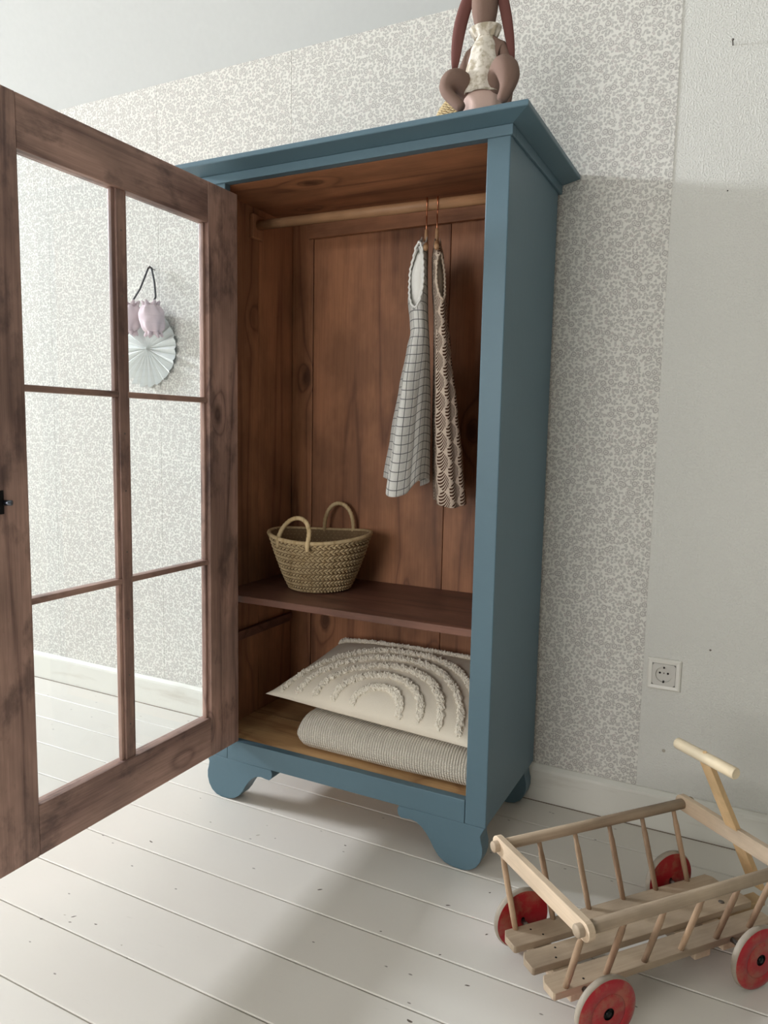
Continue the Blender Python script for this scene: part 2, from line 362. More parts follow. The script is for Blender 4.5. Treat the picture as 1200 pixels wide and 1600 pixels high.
structure(box('ceiling', 'ceiling', XL-.2, XR+.2, YN-.2, ys+.001, ZC, ZC+.15, bevel=0))
structure(box('wall_right', 'unseen_wall', XR, XR+.15, YN, 0, 0, ZC, bevel=0))
def wall_with_holes(name, axis, pos, thick, a0, a1, holes):
    b = MB(); cur = a0
    def bx(p0, p1, z0, z1):
        if axis == 'X': b.box(min(pos, pos+thick), max(pos, pos+thick), p0, p1, z0, z1)
        else: b.box(p0, p1, min(pos, pos+thick), max(pos, pos+thick), z0, z1)
    for h0, h1, z0, z1 in holes:
        bx(cur, h0, 0, ZC); bx(h0, h1, 0, z0); bx(h0, h1, z1, ZC); cur = h1
    bx(cur, a1, 0, ZC); return structure(b.build(name, 'plaster' if axis == 'X' else 'unseen_wall'))
wall_with_holes('wall_left', 'X', XL, -.15, YN, 0, [(-2.3, -.9, 2.95, 3.6)])
wall_with_holes('wall_front', 'Y', YN, -.15, XL, XR, [(-2.05, -.05, .75, 2.25)])
def window(name, axis, pos, a0, a1, z0, z1):
    b = MB(); f = .045
    def bx(p0, p1, q0, q1):
        if axis == 'X': b.box(pos-.09, pos-.05, p0, p1, q0, q1)
        else: b.box(p0, p1, pos-.09, pos-.05, q0, q1)
    bx(a0, a1, z0, z0+f); bx(a0, a1, z1-f, z1); bx(a0, a0+f, z0+f, z1-f); bx(a1-f, a1, z0+f, z1-f)
    mid = (a0+a1)/2; bx(mid-.02, mid+.02, z0+f, z1-f)
    o = structure(b.build(name, 'base')); 
    p = MB()
    if axis == 'X': p.box(pos-.072, pos-.068, a0+f, a1-f, z0+f, z1-f)
    else: p.box(a0+f, a1-f, pos-.072, pos-.068, z0+f, z1-f)
    p.build('pane', 'glass', o)
window('window_1', 'X', XL, -2.3, -.9, 2.95, 3.6); window('window_2', 'Y', YN, -2.05, -.05, .75, 2.25)
# nail and stray marks on the plaster
o = MB().tube([(.111, .004, 1.874), (.111, -.018, 1.878), (.111, -.0185, 1.878)], [.0013, .0013, .003], 8).build('wall_nail', 'nail', smooth=True)
tag(o, 'small steel nail sticking out of the bare white plaster high above the socket', 'nail')

for hx_, hz_, hr_, mt_ in ((.1207, 1.559, .0016, 'black'), (.1523, .481, .0026, 'nail'), (.0612, .2052, .0045, 'floor_gap')):
    MB().lathe([(hr_, 0), (hr_*.7, -.0004)], 10, (hx_, 0, hz_), 'Y').build('nail_hole', mt_, wb)
# chips and dents in the floor paint
rnd = random.Random(4)
for x_, y_, r_ in ((-.600, -.459, .0045), (-1.057, -.451, .002), (-.976, -.955, .0028), (-.948, -.965, .003), (-.956, -.950, .004), (-1.007, -.986, .005), (-.898, -.945, .003), (-.807, -.964, .0028), (-.239, -.867, .006), (-.297, -.550, .004),
                   (-.233, -.466, .004), (-.195, -.597, .0035), (-.255, -.695, .003), (-.181, -.744, .004), (-.563, -.634, .004), (-.385, -.690, .003), (-.818, -.477, .003), (-.811, -.524, .006), (-.766, -.515, .003), (-1.019, -.671, .004)):
    a_ = rnd.uniform(-.4, .9); k_ = rnd.uniform(1.0, 2.6); vs = []
    for h_, q_ in ((-.0003, 1), (.00025, .9)):
        for i_ in range(9):
            t_ = 2*PI*i_/9; rr_ = r_*q_*rnd.uniform(.6, 1.1); px_, py_ = rr_*k_*.7*math.cos(t_), rr_*.5*math.sin(t_)
            vs.append((x_+px_*math.cos(a_)-py_*math.sin(a_), y_+px_*math.sin(a_)+py_*math.cos(a_), h_))
    MB().add(vs, [tuple(range(9))[::-1], tuple(range(9, 18))]+[(i_, (i_+1) % 9, (i_+1) % 9+9, i_+9) for i_ in range(9)]).build('paint_chip', rnd.choice(['chip', 'chip', 'floor_gap']), fl)

# wall socket
sk = empty('wall_socket', (.0505, 0, .404), 'white square wall socket beside the edge of the wallpaper', 'socket')
cx, cz = .0505, .404
b = MB(); R0, R1 = .0395, .028
sq = lambda r, y: [(cx-r, y, cz-r), (cx+r, y, cz-r), (cx+r, y, cz+r), (cx-r, y, cz+r)]
vs = sq(R0, 0)+sq(R0, -.006)+sq(R0-.004, -.010)+sq(R1, -.0085)+sq(R1, -.002)
b.add(vs, [(i+4*j, (i+1) % 4+4*j, (i+1) % 4+4*j+4, i+4*j+4) for j in range(4) for i in range(4)])
b.build('frame', 'plastic', sk)
b = MB(); N = 32; rc = .0195
circ = lambda r, y: [(cx+r*math.cos(2*PI*(k+.5)/N), y, cz+r*math.sin(2*PI*(k+.5)/N)) for k in range(N)]
def sqr(k):
    a = 2*PI*(k+.5)/N; c, s = math.cos(a), math.sin(a); m = max(abs(c), abs(s)); return (cx+(R1-.0006)*c/m, -.0092, cz+(R1-.0006)*s/m)
b.add([sqr(k) for k in range(N)]+circ(rc, -.0092)+circ(rc, -.0035), [(k+j*N, (k+1) % N+j*N, (k+1) % N+(j+1)*N, k+(j+1)*N) for j in range(2) for k in range(N)]+[tuple(range(2*N, 3*N))])
b.build('insert', 'plastic_in', sk)
for s in (-1, 1): MB().lathe([(.0026, -.0036), (.0026, -.0045)], 12, (cx+s*.0095, 0, cz+.003), 'Y').build('pin_hole', 'black', sk)
MB().lathe([(.0018, -.0034), (.0018, -.0048)], 10, (cx, 0, cz+.003), 'Y').build('screw', 'nail', sk)
for s in (-1, 1): box('earth_clip', 'black', cx-.0018, cx+.0018, -.0095, -.003, cz+s*.0185-.0025, cz+s*.0185+.0025, sk, .0004)

# ------------------------------------------------------------------ wardrobe
XWL, XWR, YF, YB = -1.066, -.264, -.417, -.022
ZB, ZT = .113, 1.597
wd = empty('wardrobe', ((XWL+XWR)/2, (YF+YB)/2, 0), 'petrol blue painted wardrobe with open glazed door and brown wooden inside', 'wardrobe')
T = .018
# side panels: painted outside, stained inside
box('side_panel', 'blue', XWR-.006, XWR-.001, YF+.02, YB, ZB, ZT+.01, wd, .001)
box('side_panel', 'blue', XWL+.001, XWL+.006, YF+.02, YB, ZB, ZT+.01, wd, .001)
box('side_lining', 'innerZ', XWR-T, XWR-.0065, YF+.022, YB-.014, ZB+.04, ZT, wd, 0)
for ya, yb in ((YF+.022, -.205), (-.2035, YB-.014)):
    box('side_lining', 'innerZ', XWL+.0065, XWL+T, ya, yb, ZB+.04, ZT, wd, .001)
# front stiles
box('stile', 'blue', XWR-.050, XWR, YF, YF+.021, ZB, ZT, wd, .002)
box('stile', 'blue', XWL, XWL+.074, YF, YF+.021, ZB, ZT, wd, .002)
# back boards
for xa, xb, yy in ((XWL+T, -.9765, -.036), (-.9745, -.545, -.034), (-.5435, XWR-T, -.034)):
    box('back_board', 'innerZ', xa, xb, yy, YB-.002, ZB+.03, ZT, wd, .0015)
box('gap_backing', 'innerZ', XWL+.007, XWR-.007, YB-.0135+.012, YB+.004, ZB+.02, ZT+.012, wd, 0)  # unseen sheet added to close the bright gaps between the back boards
box('top_board', 'innerX', XWL+T, XWR-T, YF+.022, YB-.014, ZT-.002, ZT+.014, wd, 0)
box('top_cleat', 'innerX', XWL+.076, XWR-.052, -.05, -.036, ZT-.05, ZT-.004, wd, .002)
# base rail and bottom boards
box('base_rail', 'blue', XWL+.075, XWR-.051, YF, YF+.022, ZB, .168, wd, .0015)
for ya, yb in ((YF+.0225, -.225), (-.2235, YB-.014)):
    box('bottom_board', 'rawfloor', XWL+T, XWR-T, ya, yb, .148, .167, wd, .001)
box('side_apron', 'blue', XWR-.020, XWR-.007, YF+.022, YB, ZB, .147, wd, 0)
# frieze and cornice
box('frieze', 'blue', XWL-.005, XWR+.005, YF-.005, YF+.018, ZT-.002, 1.616, wd, .0012)
box('frieze', 'blue', XWR-.012, XWR+.005, YF+.0185, -.004, ZT-.002, 1.616, wd, .0012)
box('frieze', 'blue', XWL-.005, XWL+.012, YF+.0185, -.004, ZT-.002, 1.616, wd, .0012)
OV = .047
def ring(dx, z): return [(XWL-dx, YF-dx, z), (XWR+dx, YF-dx, z), (XWR+dx, -.003, z), (XWL-dx, -.003, z)]
b = MB(); lv = [ring(.004, 1.6165), ring(OV, 1.627), ring(OV+.001, 1.629), ring(OV+.001, 1.637), ring(OV-.002, 1.6395)]
vs = [p for L in lv for p in L]
b.add(vs, [(i+4*j, (i+1) % 4+4*j, (i+1) % 4+4*j+4, i+4*j+4) for j in range(4) for i in range(4)]+[(3, 2, 1, 0), (16, 17, 18, 19)])
b.build('cornice', 'blue', wd, bevel=.001)
ZTOP = 1.6395
# scrolled bracket feet
half = [(-.480, ZB), (-.484, .104), (-.482, .091), (-.474, .084), (-.462, .085), (-.448, .087), (-.434, .084), (-.421, .076), (-.409, .064), (-.398, .049), (-.388, .032), (-.376, .017), (-.360, .006), (-.340, .001), (-.318, .0),
        (-.300, .004), (-.285, .014), (-.275, .029), (-.270, .047), (-.270, .065), (-.274, .080), (-.276, .092), (-.271, .103), (-.266, ZB)]
mir = [(XWL+XWR-x, z) for x, z in half]
for prof in (half, mir):
    for ya in (YF, YB-.045):
        o = MB().prism(prof, 'Y', ya, ya+.045).build('foot', 'blue', wd, bevel=.001); smooth_by_angle(o, 35)
# shelf, cleats, clothes rail
box('shelf', 'shelf', XWL+T+.001, XWR-T-.001, -.395, -.037, .540, .558, wd, .002)
for xa in (XWL+T, XWR-T-.014): box('shelf_cleat', 'shelf', xa, xa+.014, -.37, -.05, .512, .5395, wd, .001)
box('shelf_cleat', 'shelf', XWL+T, XWL+T+.014, -.37, -.05, .405, .43, wd, .001)
MB().tube([(XWL+T+.004, -.22, 1.548), (XWR-T-.004, -.22, 1.540)], .0128, 20).build('clothes_rail', 'rod', wd, smooth=True)
for xa in (XWL+T, XWR-T-.012): box('rail_bracket', 'innerZ', xa, xa+.012, -.245, -.195, 1.51, 1.575, wd, .003)
# glazed door, swung open at a right angle
DX1, DX0 = -.952, -.982; DYH, DYE = -.419, -1.137; DZ0, DZ1 = .172, 1.563
OY1, OY0, OZ0, OZ1 = -.527, -1.024, .273, 1.470
door = MB().box(DX0, DX1, OY1, DYH, DZ0, DZ1).box(DX0, DX1, DYE, OY0, DZ0, DZ1).build('door', 'doorZ', wd, bevel=.002); door['label'] = 'dark stained door frame glazed with six panes'
box('door_rail', 'doorY', DX0, DX1-.0006, OY0+.0003, OY1-.0003, DZ0, OZ0, door, .002)
box('door_rail', 'doorY', DX0, DX1-.0006, OY0+.0003, OY1-.0003, OZ1, DZ1, door, .002)
GX = -.972
my0, my1 = -.800, -.776
rows = [(OZ0, .662), (.674, 1.055), (1.067, OZ1)]; cols = [(OY0, my0), (my1, OY1)]
box('muntin', 'doorZ', DX0+.001, DX1-.005, my0, my1, OZ0, OZ1, door, .0015)
for ya, yb in cols:
    for za in (.662, 1.055): box('muntin', 'doorY', DX0+.001, DX1-.006, ya, yb, za, za+.012, door, .0015)
for za, zb in rows:
    for ya, yb in cols:
        box('pane', 'glass', GX-.0015, GX+.0015, ya+.0005, yb-.0005, za+.0005, zb-.0005, door, 0)
        bd = .008
        for a0, a1, c0, c1, mt in ((ya, ya+bd, za, zb, 'doorZ'), (yb-bd, yb, za, zb, 'doorZ')):
            box('glazing_bead', mt, GX+.0016, GX+.010, a0+.0002, a1-.0002, c0+.0002, c1-.0002, door, .001)
for zz in (.22, .35, .46, .585, .73, .86, .98, 1.14, 1.26, 1.39):
    o = MB().lathe([(.0012, 0), (.0022, .0006), (.0005, .0013)], 8, (0, 0, 0)).build('bead_nail', 'nail', door)
    o.rotation_euler = (0, PI/2, 0); o.location = (DX1-.0052, (my0+my1)/2, zz)
lk = MB().box(DX1-.001, DX1+.002, -1.105, -1.074, .838, .880).build('lock_plate', 'black', door, bevel=.001)
MB().tube([(DX1+.002, -1.074, .858), (DX1+.014, -1.068, .858)], .005, 10).build('lock_bolt', 'brass', door, smooth=True)
for zz in (.42, 1.32): MB().tube([(DX0-.004, DYH-.006, zz-.04), (DX0-.004, DYH-.006, zz+.04)], .006, 10).build('hinge', 'black', door, smooth=True)

# ------------------------------------------------------------------ hangers and dresses
AX = Vector((.40, -.917, 0)); BX = Vector((.917, .40, 0))
def hanger(px, py, label):
    h = empty('clothes_hanger', (px, py, 1.44), label, 'hanger', None)
    c = Vector((px, py, 0)); rz = 1.544; rr = .0155
    pts = []
    for k in range(13):
        a = -.55+ (PI+.75)*k/12
        pts.append(c+AX*(rr*math.cos(a))+Vector((0, 0, rz+rr*math.sin(a))))
    tip = [c+AX*.017+Vector((0, 0, 1.512)), c+AX*.0185+Vector((0, 0, 1.522))]
    stem = [c-AX*.010+Vector((0, 0, 1.525)), c+Vector((0, 0, 1.508)), c+Vector((0, 0, 1.46))]
    MB().tube(tip+pts+stem, .0016, 8).build('hook', 'copper', h, smooth=True)
    MB().tube([c+Vector((0, 0, 1.485)), c+Vector((0, 0, 1.45))], [.0038, .005], 10).build('neck', 'rod', h, smooth=True)
    MB().tube([c+AX*(.105*s)+Vector((0, 0, 1.450-.034*abs(s)**1.4)) for s in (-1, -.8, -.6, -.4, -.2, 0, .2, .4, .6, .8, 1)], .006, 10).build('shoulder_bar', 'rod', h, smooth=True)
    return h
def spl(tab, z):
    for (z0, *a), (z1, *b) in zip(tab, tab[1:]):
        if z0 >= z >= z1:
            t = (z0-z)/(z0-z1); t = t*t*(3-2*t)*.5+t*.5
            return [p+(q-p)*t for p, q in zip(a, b)]
    return list(tab[-1][1:]) if z < tab[-1][0] else list(tab[0][1:])
def dress(name, label, px, py, tab, mat, arm, waist, pleat, npl, seed, hemw=1.0, NZ=110, NA=140):
    rnd = random.Random(seed); ph = [rnd.uniform(0, 6.3) for _ in range(6)]
    c = Vector((px, py, 0)); zt, zb = tab[0][0], tab[-1][0]
    vs = []; grid = []; isin = []; mats = []
    for i in range(NZ+1):
        z0 = zt+(zb-zt)*i/NZ; A, B, S = spl(tab, z0)
        sk = max(0, (waist-z0)/(waist-zb)) if z0 < waist else 0
        row = []; acc = 0; last = None
        for k in range(NA):
            th = 2*PI*k/NA; ca, sa = math.cos(th), math.sin(th)
            ea = math.copysign(abs(ca)**.8, ca); eb = math.copysign(abs(sa)**.8, sa)
            w = math.cos(npl*th+ph[0]+.6*math.sin(2*th+ph[1]))+.5*math.cos((npl*1.7//1)*th+ph[2])
            pl = 1+pleat*min(1, sk*2.2)**.7*w
            gather = .06*math.exp(-((z0-waist)/.02)**2)*math.cos(26*th)
            p = c+AX*(A*ea*(1+(pl-1)*.35))+BX*(B*eb*(pl+gather)+S)
            z = z0+sk*hemw*(.010*math.cos(3*th+ph[3])+.012*math.cos(2*th+ph[4]))
            inset = 0.0
            if arm and arm[1] < z < arm[0]:
                tt = (z-arm[1])/(arm[0]-arm[1]); t2 = th-2*PI if th > PI else th
                wdt = arm[2]*math.sin(PI*tt)**.55; dd = abs(t2-arm[3])/wdt
                if dd < 1: inset = .034*min(1, (1-dd)*3)**.5; p = p-AX*inset
            if zt-z0 < .10: z -= (abs(ca)**1.5)*.018*(1-(zt-z0)/.10)
            q = Vector((p.x, p.y, z)); 
            row.append(len(vs)); vs.append(q); isin.append(inset > .001)
        grid.append(row)
    perim = []
    for row in grid:
        L = [0]
        for k in range(NA): L.append(L[-1]+(vs[row[(k+1) % NA]]-vs[row[k]]).length)
        perim.append(L)
    fs = []; fuv = []
    for i in range(NZ):
        for k in range(NA):
            k2 = (k+1) % NA; th = 2*PI*(k+.5)/NA; th = th-2*PI if th > PI else th
            mats.append(1 if any(isin[q_] for q_ in (grid[i][k], grid[i][k2], grid[i+1][k2], grid[i+1][k])) else 0)
            fs.append((grid[i][k], grid[i][k2], grid[i+1][k2], grid[i+1][k]))
            Lr = perim[NZ*2//3]
            sg_ = lambda L_, kk: L_[kk] if k < NA//2 else L_[kk]-L_[NA]
            s = lambda row, kk: (sg_(perim[row], kk)*.7+sg_(Lr, kk)*.3, -(zt+(zb-zt)*row/NZ))
            fuv.append((s(i, k), s(i, k+1), s(i+1, k+1), s(i+1, k)))
    cap = [grid[0][k] for k in range(NA)]
    me = bpy.data.meshes.new(name); me.from_pydata([tuple(v) for v in vs], [], fs)
    uvl = me.uv_layers.new(name='UVMap'); n = 0
    for f in fuv:
        for u in f: uvl.data[n].uv = (u[0]+2, u[1]+3); n += 1
    me.materials.append(M[mat]); me.materials.append(M['lining_'+mat]); me.polygons.foreach_set('material_index', mats); me.shade_smooth()
    d = empty(name, (px, py, zb), label, 'dress', 'dresses on the clothes rail')
    o = link('garment', me, d)
    md = o.modifiers.new('cloth', 'SOLIDIFY'); md.thickness = .0016; md.offset = 0
    if arm:   # gathered armhole edging
        lp = []
        for side in (-1, 1):
            seq = range(0, 33) if side < 0 else range(31, 0, -1)
            for k in seq:
                tt = k/32; z = arm[1]+(arm[0]-arm[1])*tt; th = arm[3]+side*arm[2]*math.sin(PI*tt)**.55
                A, B, S = spl(tab, z); ca, sa = math.cos(th), math.sin(th)
                p = c+AX*(A*abs(ca)**.8+.001)+BX*(B*math.copysign(abs(sa)**.8, sa)+S+.0013*math.sin(k*2.1)); lp.append(Vector((p.x, p.y, z)))
        MB().tube(lp+lp[:1], .0026, 6, cap=False).build('armhole_edging', 'lining_'+mat, d, smooth=True)
    return d
hanger(-.533, -.222, 'copper hooked wooden hanger holding the white checked dress')
hanger(-.505, -.222, 'copper hooked wooden hanger holding the brown leaf print dress')
# rows: z, half depth along hanger, half thickness, sideways shift
TW = [(1.468, .020, .006, -.004), (1.45, .075, .011, -.008), (1.42, .105, .016, -.012), (1.37, .108, .022, -.016), (1.31, .100, .024, -.016), (1.26, .088, .022, -.012), (1.235, .085, .021, -.010), (1.20, .095, .027, -.013), (1.10, .115, .035, -.020), (.98, .130, .044, -.028), (.865, .145, .052, -.036)]
dress('checked_dress', 'white sleeveless child dress with thin black window check', -.533, -.222, TW, 'check', (1.435, 1.285, .80, -.30), 1.235, .26, 4, 3)
TB = [(1.462, .018, .006, .002), (1.445, .07, .009, .002), (1.41, .10, .014, .004), (1.35, .105, .016, .008), (1.28, .100, .016, .014), (1.18, .105, .021, .022), (1.05, .115, .028, .032), (.92, .125, .034, .042), (.825, .13, .037, .050)]
dress('leaf_print_dress', 'cream child dress printed all over with brown leaves', -.505, -.222, TB, 'leaf', (1.405, 1.30, .60, .25), 1.22, .14, 5, 11, .25)

# ------------------------------------------------------------------ woven baskets
def weave(mb, rfun, z0, z1, rows, n, cx, cy, thick=.0035, sq=1.0, wave=None):
    rh = (z1-z0)/rows
    for r in range(rows):
        for half in (0, 1):
            zc = z0+rh*(r+.27+.46*half); dz = rh*.27*(1 if half else -1)
            for k in range(n):
                a = 2*PI*(k+.5*half)/n; da = 2*PI/n*.75
                def P(aa, zz, out):
                    R = rfun(zz)+out; wz = wave(aa, zz) if wave else 0
                    return Vector((cx+R*math.cos(aa), cy+R*math.sin(aa)*sq, zz+wz))
                lead = -1 if half else 1
                p0 = P(a-da*lead*-1, zc-rh*.26, 0); p1 = P(a+da*lead*-1, zc+rh*.26, 0); mid = P(a, zc, thick)
                d = (p1-p0).normalized(); nrm = Vector((math.cos(a), math.sin(a), 0)); s = d.cross(nrm).normalized()*(rh*.19)
                vs = [p0, mid-s, p1, mid+s, (p0+p1)/2-nrm*thick*1.2]
                vs[1] = vs[1]-nrm*thick*.45; vs[3] = vs[3]-nrm*thick*.45; vs.append(mid+nrm*thick*.15)
                mb.add(vs, [(0, 1, 5), (1, 2, 5), (2, 3, 5), (3, 0, 5), (1, 0, 4), (2, 1, 4), (3, 2, 4), (0, 3, 4)])
BC = (-.842, -.198); BZ = .5585; BH = .148
bk = empty('market_basket', (BC[0], BC[1], BZ), 'woven palm leaf basket with two arched handles on the dark shelf', 'basket')
def rb(z):
    t = max(0, min(1, (z-BZ)/BH)); return .080+.060*t**.82
wavef = lambda a, z: .006*max(0, (z-BZ)/BH)**3*math.cos(2*(a-.35))
b = MB(); seg = 48; vs = []; prof = [(0, .002), (.07, .002)]+[(1, k/12) for k in range(13)]
for side in (0, 1):
    pass
rings = []
def ringv(t, dr):
    z = BZ+.003+BH*t; return [(BC[0]+(rb(z)+dr)*math.cos(2*PI*k/seg), BC[1]+(rb(z)+dr)*math.sin(2*PI*k/seg), z+wavef(2*PI*k/seg, z)) for k in range(seg)]
for t_ in [k/12 for k in range(13)]: rings.append(ringv(t_, -.001))
for t_ in [k/12 for k in range(12, -1, -1)]: rings.append(ringv(t_+.0, -.004) if t_ > 0 else [(x, y, BZ+.006) for x, y, z in ringv(0, -.004)])
vs = [p for r in rings for p in r]; n = len(rings)
b.add(vs, [(i*seg+k, i*seg+(k+1) % seg, (i+1)*seg+(k+1) % seg, (i+1)*seg+k) for i in range(n-1) for k in range(seg)]+[tuple(range(seg))[::-1], tuple(range((n-1)*seg, n*seg))])
b.build('liner', 'straw_in_shade', bk, smooth=False)
b = MB(); weave(b, rb, BZ+.001, BZ+BH, 8, 60, *BC, thick=.0042, wave=wavef)
o = b.build('weave', 'straw', bk, recalc=True); o['kind'] = 'stuff'
zr = BZ+BH
rimp = [(BC[0]+(rb(zr)+.001)*math.cos(2*PI*k/64), BC[1]+(rb(zr)+.001)*math.sin(2*PI*k/64), zr+.002+wavef(2*PI*k/64, zr)) for k in range(65)]
MB().tube(rimp, .0055, 8, cap=False).build('rim', 'straw', bk, smooth=True)
def rope_handle(p0, p1, apex, parent):
    p0, p1, apex = Vector(p0), Vector(p1), Vector(apex); mid = (p0+p1)/2; pts = []; N = 40
    for k in range(N+1):
        a = PI*k/N; pts.append(mid+(p0-mid)*math.cos(a)+(apex-mid)*math.sin(a)**.85)
    dn = Vector((0, 0, -.02)); pts = [p0+dn]+pts+[p1+dn]
    rad = [.0055+(.0010 if k % 2 else 0) for k in range(len(pts))]
    b = MB().tube(pts, rad, 8)
    b.build('handle', 'straw', parent, smooth=True)
rope_handle((-.893, -.328, zr-.002), (-.795, -.337, zr-.004), (-.845, -.300, zr+.056), bk)
rope_handle((-.905, -.073, zr), (-.815, -.060, zr), (-.860, -.066, zr+.076), bk)
# small lidded seagrass basket behind the doll
sg = empty('seagrass_basket', (-.418, -.235, ZTOP), 'small round seagrass basket behind the rabbit doll on top of the wardrobe', 'basket')
rs = lambda z: .088*math.sqrt(max(.02, 1-max(0, (z-(ZTOP+.05))/.085)**2)) if z > ZTOP+.05 else .080+.008*(z-ZTOP)/.05
b = MB(); b.lathe([(.075, 0)]+[(rs(ZTOP+.13*k/14)-.003, .001+.13*k/14) for k in range(15)]+[(.01, .134)], 40, (-.418, -.235, ZTOP)); b.build('liner', 'straw_in_shade', sg, smooth=True)
b = MB(); weave(b, rs, ZTOP+.002, ZTOP+.13, 12, 44, -.418, -.235, thick=.003); o = b.build('weave', 'seagrass', sg); o['kind'] = 'stuff'

# ------------------------------------------------------------------ folded blanket and cushion
BLX0, BLX1, BLY0, BLY1, BLZ0, BLZ1 = -.792, -.290, -.385, -.085, .1675, .2585
bl = empty('folded_blanket', ((BLX0+BLX1)/2, (BLY0+BLY1)/2, BLZ0), 'cream rib knit blanket folded flat under the cushion', 'blanket')
def slab(mb, x0, x1, y0, y1, z0, z1, nx=40, seed=0):
    # a folded layer: rounded at the front fold, softly rounded ends
    rnd = random.Random(seed); h = (z1-z0)/2; zc = (z0+z1)/2; prof = []
    for k in range(13): a = -PI/2-PI*k/12; prof.append((y0+h+h*math.cos(a), zc+h*math.sin(a)))
    for k in range(7): a = PI/2-PI*k/6; prof.append((y1-h*.5+h*.5*math.cos(a), zc+h*math.sin(a)))
    n = len(prof); yc = (y0+y1)/2; vs = []; rows = []
    xs = [0, .004, .012, .024]+[.024+(1-.048)*k/nx for k in range(1, nx)]+[1-.024, 1-.012, 1-.004, 1]
    for u in xs:
        e = min(u, 1-u)*(x1-x0); s = 1 if e > .02 else math.sqrt(max(0, 1-((.02-e)/.02)**2))*.62+.38
        sag = .003*math.sin(u*9+seed)
        for (y, z) in prof: vs.append((x0+(x1-x0)*u, yc+(y-yc)*(.985+.015*s)+.002*math.sin(u*7+seed), zc+(z-zc)*s+(sag if z > zc else 0)))
    m = len(xs); fs = [(i*n+k, i*n+(k+1) % n, (i+1)*n+(k+1) % n, (i+1)*n+k) for i in range(m-1) for k in range(n)]+[tuple(range(n))[::-1], tuple(range((m-1)*n, m*n))]
    mb.add(vs, fs)
b = MB(); slab(b, BLX0, BLX1, BLY0, BLY1, BLZ0, BLZ1, seed=1); b.build('outer_fold', 'knit', bl, smooth=True)
# cushion: two puffed faces, front edge low on the blanket, back edge raised
C00, C10, C01, C11 = Vector((-.915, -.352, .287)), Vector((-.292, -.386, .276)), Vector((-.850, -.055, .368)), Vector((-.300, -.050, .372))
def cush(u, v, side):
    p = (C00*(1-u)*(1-v)+C10*u*(1-v)+C01*(1-u)*v+C11*u*v)
    su, sv = 2*u-1, 2*v-1
    pin = (1-abs(su)**2.6)*(1-abs(sv)**2.6)
    ins = .022*(1-abs(su)**2.0)                       # edges pull inward between corners
    p = p+Vector((0, 1, .2))*(ins if v < .5 else -ins)*abs(sv)**3 + Vector((1, 0, 0))*(.02*(1-abs(sv)**2))*(-su)*abs(su)**3
    nrm = Vector((0, -.24, .97)); th = .056 if side > 0 else .028
    w = .0016*math.sin(31*u+7*v)*math.sin(23*v+3*u)*pin
    sagz = -.012*(1-su*su)*(1-v)**2
    return p+nrm*(side*th*max(0, pin)**.55+w)+Vector((0, 0, sagz))
cu = empty('tufted_cushion', (-.58, -.22, .26), 'cream cushion with tufted rainbow arches lying on the blanket', 'cushion')
N = 44; mb = MB()
for side in (1, -1):
    vs = [cush(i/N, j/N, side) for j in range(N+1) for i in range(N+1)]
    mb.add(vs, [(j*(N+1)+i, j*(N+1)+i+1, (j+1)*(N+1)+i+1, (j+1)*(N+1)+i) for j in range(N) for i in range(N)])
me_o = mb.build('cover', 'cream', cu, smooth=True)
b_ = bmesh.new(); b_.from_mesh(me_o.data); bmesh.ops.remove_doubles(b_, verts=b_.verts, dist=.0004); bmesh.ops.recalc_face_normals(b_, faces=b_.faces); b_.to_mesh(me_o.data); b_.free()
def tuft(mb, p, r, rnd):
    d = [Vector((rnd.uniform(.75, 1.2)*r, 0, 0)), Vector((0, rnd.uniform(.75, 1.2)*r, 0)), Vector((0, 0, rnd.uniform(.8, 1.4)*r))]
    R = Matrix.Rotation(rnd.uniform(0, 6), 3, 'Z') @ Matrix.Rotation(rnd.uniform(-.7, .7), 3, 'X')
    q = [p+R @ x for x in (d[0], d[1], -d[0], -d[1], d[2], -d[2])]
    mb.add(q, [(0, 1, 4), (1, 2, 4), (2, 3, 4), (3, 0, 4), (1, 0, 5), (2, 1, 5), (3, 2, 5), (0, 3, 5)])
def tuft_path(path, width, count, seed):
    rnd = random.Random(seed); mb = MB()
    for k in range(count):
        u, v = path(rnd.random()); u += rnd.uniform(-1, 1)*width*.6; v += rnd.uniform(-1, 1)*width
        u = min(.992, max(.008, u)); v = min(.992, max(.006, v))
        tuft(mb, cush(u, v, 1)+Vector((0, 0, rnd.uniform(.001, .007))), rnd.uniform(.0034, .0060), rnd)
    o = mb.build('tufted_stripe', 'tuft', cu, recalc=False); o['kind'] = 'stuff'
for j, (ra, rb_) in enumerate(((.455, .64), (.375, .52), (.29, .40), (.20, .275), (.11, .145))):
    tuft_path(lambda s, ra=ra, rb_=rb_: (.525+ra*math.cos(PI*s), .045+(rb_+.05)*math.sin(PI*s)), .019, int(600+2200*ra), 20+j)
for j, vv in enumerate((.985, .90)):
    tuft_path(lambda s, vv=vv: (.02+.97*s, vv+.006*math.sin(20*s)), .016, 1500, 40+j)

